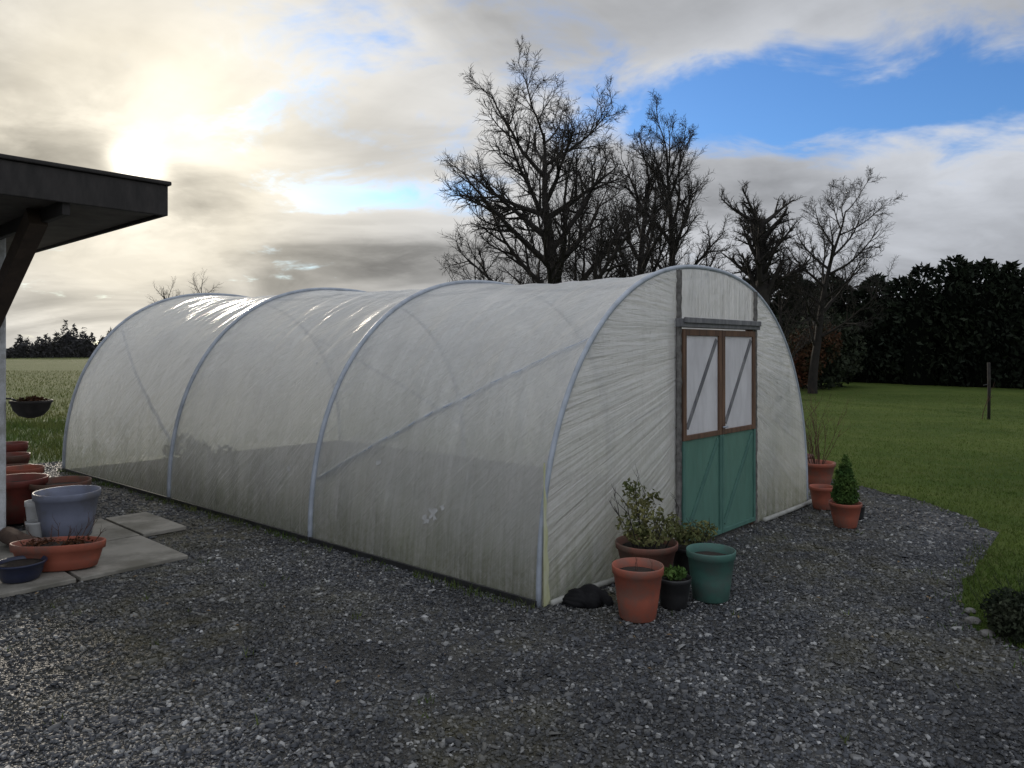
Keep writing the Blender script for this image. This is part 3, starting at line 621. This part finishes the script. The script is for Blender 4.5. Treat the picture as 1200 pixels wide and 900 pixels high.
# left group
pot('blue_grey_bucket_pot',-3.92,6.62,.265,.19,.40,M_bluegrey,.046,soil=False)
pot('wide_terracotta_pot',-4.42,7.35,.27,.19,.36,M_terra2,.046)
pot('large_maroon_pot',-4.83,7.30,.28,.20,.42,M_maroon,.02)
pot('white_plant_pot',-4.12,6.50,.085,.06,.16,M_white,.046); pot('white_plant_pot',-4.22,6.68,.10,.07,.30,M_white,.046)
pot('maroon_plant_pot',-5.5,8.2,.24,.17,.40,M_maroon); pot('maroon_plant_pot',-5.75,8.6,.20,.14,.48,M_maroon); pot('maroon_plant_pot',-6.05,9.1,.16,.11,.55,M_maroon); pot('terracotta_plant_pot',-5.15,7.9,.2,.14,.44,M_terra)
e=pot('planter_trough',-3.42,5.66,.335,.27,.20,M_terra,.046,True,1,.45,.15,.3); twigs('dead_stems',-3.42,5.66,.21,10,.16,1.4,.004,M_twig,e,21); leafcloud('dead_leaves',[(-3.55,5.66,.235,.13,.025),(-3.3,5.68,.235,.13,.025)],220,.018,M_redshrub,e,shell=.1)
pot('navy_bowl',-3.52,5.38,.165,.12,.13,M_navy,.046)
LG=empty('fallen_log'); tube('log',[(-4.25,6.32,.13),(-4.0,6.15,.11),(-3.72,6.02,.10)],[.07,.065,.06],pmat('log_bark',(.14,.09,.065),(.07,.045,.035),8,.9,.5,.01),LG,12)

# ------------------------------------------------------------------ trees
def tree(name,x,y,H,tr,seed,spec,lean=(0,0)):
    R=random.Random(seed); AV=[];AF=[]
    def seg(pts,rad,k):
        V,F=tube_arr(pts,rad,k); o=len(AV); AV.extend(V); AF.extend([tuple(a+o for a in f) for f in F])
    def grow(p,d,L,r0,lv,maxlv):
        n=[14,9,6,4,3][lv]; pts=[p];dd=d.normalized(); wob=spec['wob'][lv]; rad=[r0]
        for i in range(n):
            dd=(dd+Vector((R.gauss(0,wob),R.gauss(0,wob),R.gauss(0,wob)*.6+spec['up'][lv]))).normalized()
            pts.append(pts[-1]+dd*L/n); rad.append(r0*(1-(i+1)/n*spec['taper'][lv]))
        seg(pts,rad,[9,6,4,3,3][lv])
        if lv<maxlv:
            cnt=spec['n'][lv]
            for c in range(cnt):
                f=spec['start'][lv]+(1-spec['start'][lv])*(c+R.random())/cnt; i=min(n-1,int(f*n)); q=pts[i].lerp(pts[i+1],f*n-i)
                base=(pts[i+1]-pts[i]).normalized(); a=R.uniform(0,6.283) if lv else c*2.4+R.uniform(-.4,.4)
                side=base.orthogonal().normalized(); side.rotate(Matrix.Rotation(a,3,base)); th=math.radians(R.uniform(*spec['ang'][lv]))
                nd=base*math.cos(th)+side*math.sin(th)
                ll=L*R.uniform(*spec['len'][lv])*(1-spec['fall'][lv]*f); rr=max(.0055,min(rad[i]*.75,r0*spec['rr'][lv]*R.uniform(.8,1.15)))
                grow(q,nd,ll,rr,lv+1,maxlv)
    grow(Vector((x,y,-.05)),Vector((lean[0],lean[1],1)),H,tr,0,spec['lv'])
    e=empty(name); mk('trunk_and_limbs',AV,AF,M_bark,e,True)
big=dict(lv=4,wob=[.03,.08,.11,.15,.2],up=[.02,.05,.05,.04,.03],taper=[.88,.85,.85,.8,.7],n=[22,10,8,8],start=[.20,.18,.12,.1],ang=[(42,68),(25,52),(25,58),(25,60)],len=[(.50,.62),(.38,.58),(.40,.62),(.5,.8)],fall=[.50,.45,.35,.3],rr=[.36,.42,.48,.55])
tree('bare_tree',1.35,18,7.0,.25,5,big)
thin=dict(big); thin.update(n=[18,9,8,5],len=[(.34,.50),(.36,.54),(.38,.6),(.5,.8)],ang=[(24,50),(22,50),(25,55),(25,60)],start=[.26,.2,.15,.1])
tree('bare_tree',3.5,19.5,6.4,.20,12,thin); tree('bare_tree',4.35,20.5,7.0,.18,15,thin,(.05,0))
pol=dict(big); pol.update(n=[20,9,7,5],start=[.46,.15,.1,.1],len=[(.38,.55),(.34,.54),(.38,.58),(.45,.7)],ang=[(25,70),(25,60),(25,60),(25,60)],taper=[.5,.85,.85,.8,.7])
tree('bare_tree',8.7,26,6.3,.32,21,pol)
rt=dict(big); rt.update(n=[19,9,8,6],len=[(.42,.56),(.36,.56),(.38,.6),(.5,.8)]); tree('bare_tree',11.2,28,6.9,.18,24,rt)
sm=dict(big); sm.update(lv=3,n=[16,9,7],start=[.12,.15,.1],ang=[(25,60),(25,60),(25,60)],len=[(.40,.54),(.36,.56),(.38,.6),(.42,.7)])
tree('bare_tree',-29,62,6.3,.2,31,sm); tree('bare_tree',-25.5,64,7.0,.2,33,sm)
tree('bare_shrub',-.9,19,4.1,.06,41,sm); tree('bare_shrub',9.6,27,4.4,.1,43,sm); tree('bare_shrub',5.8,24,4.3,.09,44,sm); tree('bare_shrub',2.3,19,4.8,.08,46,sm)
RB=empty('russet_shrub'); leafcloud('foliage',[(11.6,30,1.3,.9,1.2),(12.6,30.5,1.9,.8,.9),(11.0,30,.9,.7,.9)],3200,.08,M_redshrub,RB,shell=.3)
DB=empty('dark_shrub'); leafcloud('foliage',[(12.4,31.5,1.2,1.6,1.5),(10.2,31,.9,1.3,1.3),(13.6,33,1.6,1.8,1.9),(8.6,33,1.0,1.5,1.2)],11000,.12,M_dkshrub,DB,shell=.2)

HE=empty('conifer_hedge')
CV=[];CF=[]
line=[(9.5,43),(13.0,41),(15.5,39.5),(18.5,36.5),(21,33),(23.5,30.5),(27,27.5),(31,24),(36,20)]
R=random.Random(3); pts=[]
for (a,b) in zip(line,line[1:]):
    L=math.dist(a,b); n=int(L/.55)
    for i in range(n):
        f=(i+R.random()*.5)/n; pts.append((a[0]+(b[0]-a[0])*f+R.uniform(-.6,.6),a[1]+(b[1]-a[1])*f+R.uniform(-.6,.6)))
out=[]
for (px,py) in pts:
    hh=(5.15+.3*math.sin(px*1.3)+R.uniform(-.45,.4)) if px>13 else R.uniform(4.6,5.4)
    if px>21: hh-=.35
    rb=R.uniform(1.2,1.7); ex=R.choice([2.4,3.5,4.5])
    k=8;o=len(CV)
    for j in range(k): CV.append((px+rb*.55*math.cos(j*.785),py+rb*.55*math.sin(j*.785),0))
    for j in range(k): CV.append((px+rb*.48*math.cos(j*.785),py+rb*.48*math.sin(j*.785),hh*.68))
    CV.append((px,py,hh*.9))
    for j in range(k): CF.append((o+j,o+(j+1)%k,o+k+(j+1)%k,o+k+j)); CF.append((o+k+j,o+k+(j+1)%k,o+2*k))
    n=1600; z=rng.random(n)**.75*hh; rad=rb*np.maximum(0,1-(z/hh)**ex)**.7*rng.uniform(.6,1.1,n)+.06; a=rng.uniform(0,6.283,n)
    rad*=1+.22*np.sin(a*3+z*3.1+px)
    c=np.stack([px+rad*np.cos(a),py+rad*np.sin(a),z+rng.uniform(0,.3,n)*(z>hh*.85)],1); s=rng.uniform(.06,.20,n)[:,None]
    u=np.stack([np.cos(a)*.6,np.sin(a)*.6,rng.uniform(-.2,1.2,n)],1)+rng.normal(0,.35,(n,3)); u/=np.linalg.norm(u,axis=1)[:,None]
    v=np.cross(u,rng.normal(size=(n,3))); v/=np.linalg.norm(v,axis=1)[:,None]
    out.append(np.stack([c-u*s*.6,c+v*s*.45,c+u*s*1.3,c-v*s*.45],1))
V=np.concatenate(out).reshape(-1,3); mknp('foliage',V,np.arange(len(V)).reshape(-1,4),M_hedge,HE)
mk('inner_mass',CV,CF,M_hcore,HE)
TL=empty('distant_tree_line'); out=[]
def ridge(a): return 3.3+1.1*np.sin(a*23)+.9*np.sin(a*57+1)+.7*np.sin(a*131+2)+.5*np.sin(a*290)
n=70000; a=rng.uniform(-1.4,1.4,n); D=rng.uniform(148,160,n); top=ridge(a)*(1+.2*np.sin(a*700))+rng.uniform(0,.5,n)
z=top*rng.random(n)**.7; c=np.stack([np.sin(a)*D,np.cos(a)*D,z],1); s=rng.uniform(.25,.6,n)[:,None]
u=rng.normal(size=(n,3));u/=np.linalg.norm(u,axis=1)[:,None]; v=rng.normal(size=(n,3));v/=np.linalg.norm(v,axis=1)[:,None]
V=np.stack([c-u*s,c+v*s*.6,c+u*s],1).reshape(-1,3); mknp('foliage',V,np.arange(len(V)).reshape(-1,3),M_far,TL)
V=[];F=[]; K=700
for i in range(K+1):
    q=-1.4+2.8*i/K; r_=float(ridge(np.array(q)))*.8; V+=[(math.sin(q)*160,math.cos(q)*160,0),(math.sin(q)*160,math.cos(q)*160,r_)]
for i in range(K): F.append((2*i,2*i+2,2*i+3,2*i+1))
mk('wood_mass',V,F,M_far,TL)
V=[];F=[]
for i in range(201):
    q=-1.4+2.8*i/200; r_=9+5*math.sin(q*5+1)+3*math.sin(q*13); V+=[(math.sin(q)*900,math.cos(q)*900,0),(math.sin(q)*900,math.cos(q)*900,r_)]
for i in range(200): F.append((2*i,2*i+2,2*i+3,2*i+1))
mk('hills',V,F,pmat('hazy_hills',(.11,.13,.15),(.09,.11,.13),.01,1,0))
ST=empty('wooden_stake'); tube('stake',[(11.3,17.8,0),(11.31,17.8,.7),(11.3,17.8,1.36)],.035,M_bark,ST,8)
tube('cross_tie',[(11.18,17.8,.82),(11.32,17.79,.85)],.012,M_black,ST,6)
twigs('sapling',11.15,17.8,0,1,1.1,.1,.012,M_twig,ST,51)
V=[];F=[]
for i in range(60):
    px,py=random.uniform(-3.5,3.2),random.uniform(2.9,7); 
    if poly_in(np.array([px]),np.array([py]),tun_poly)[0]: continue
    a=random.uniform(0,6.28); s=random.uniform(.010,.02); o=len(V); z=.022
    V+=[(px-math.cos(a)*s,py-math.sin(a)*s,z),(px-math.sin(a)*s*.5,py+math.cos(a)*s*.5,z+.01),(px+math.cos(a)*s,py+math.sin(a)*s,z+.004),(px+math.sin(a)*s*.5,py-math.cos(a)*s*.5,z+.008)]; F.append((o,o+1,o+2,o+3))
mk('fallen_leaves',V,F,pmat('dry_leaf',(.25,.18,.09),(.13,.08,.04),30,.8,0))
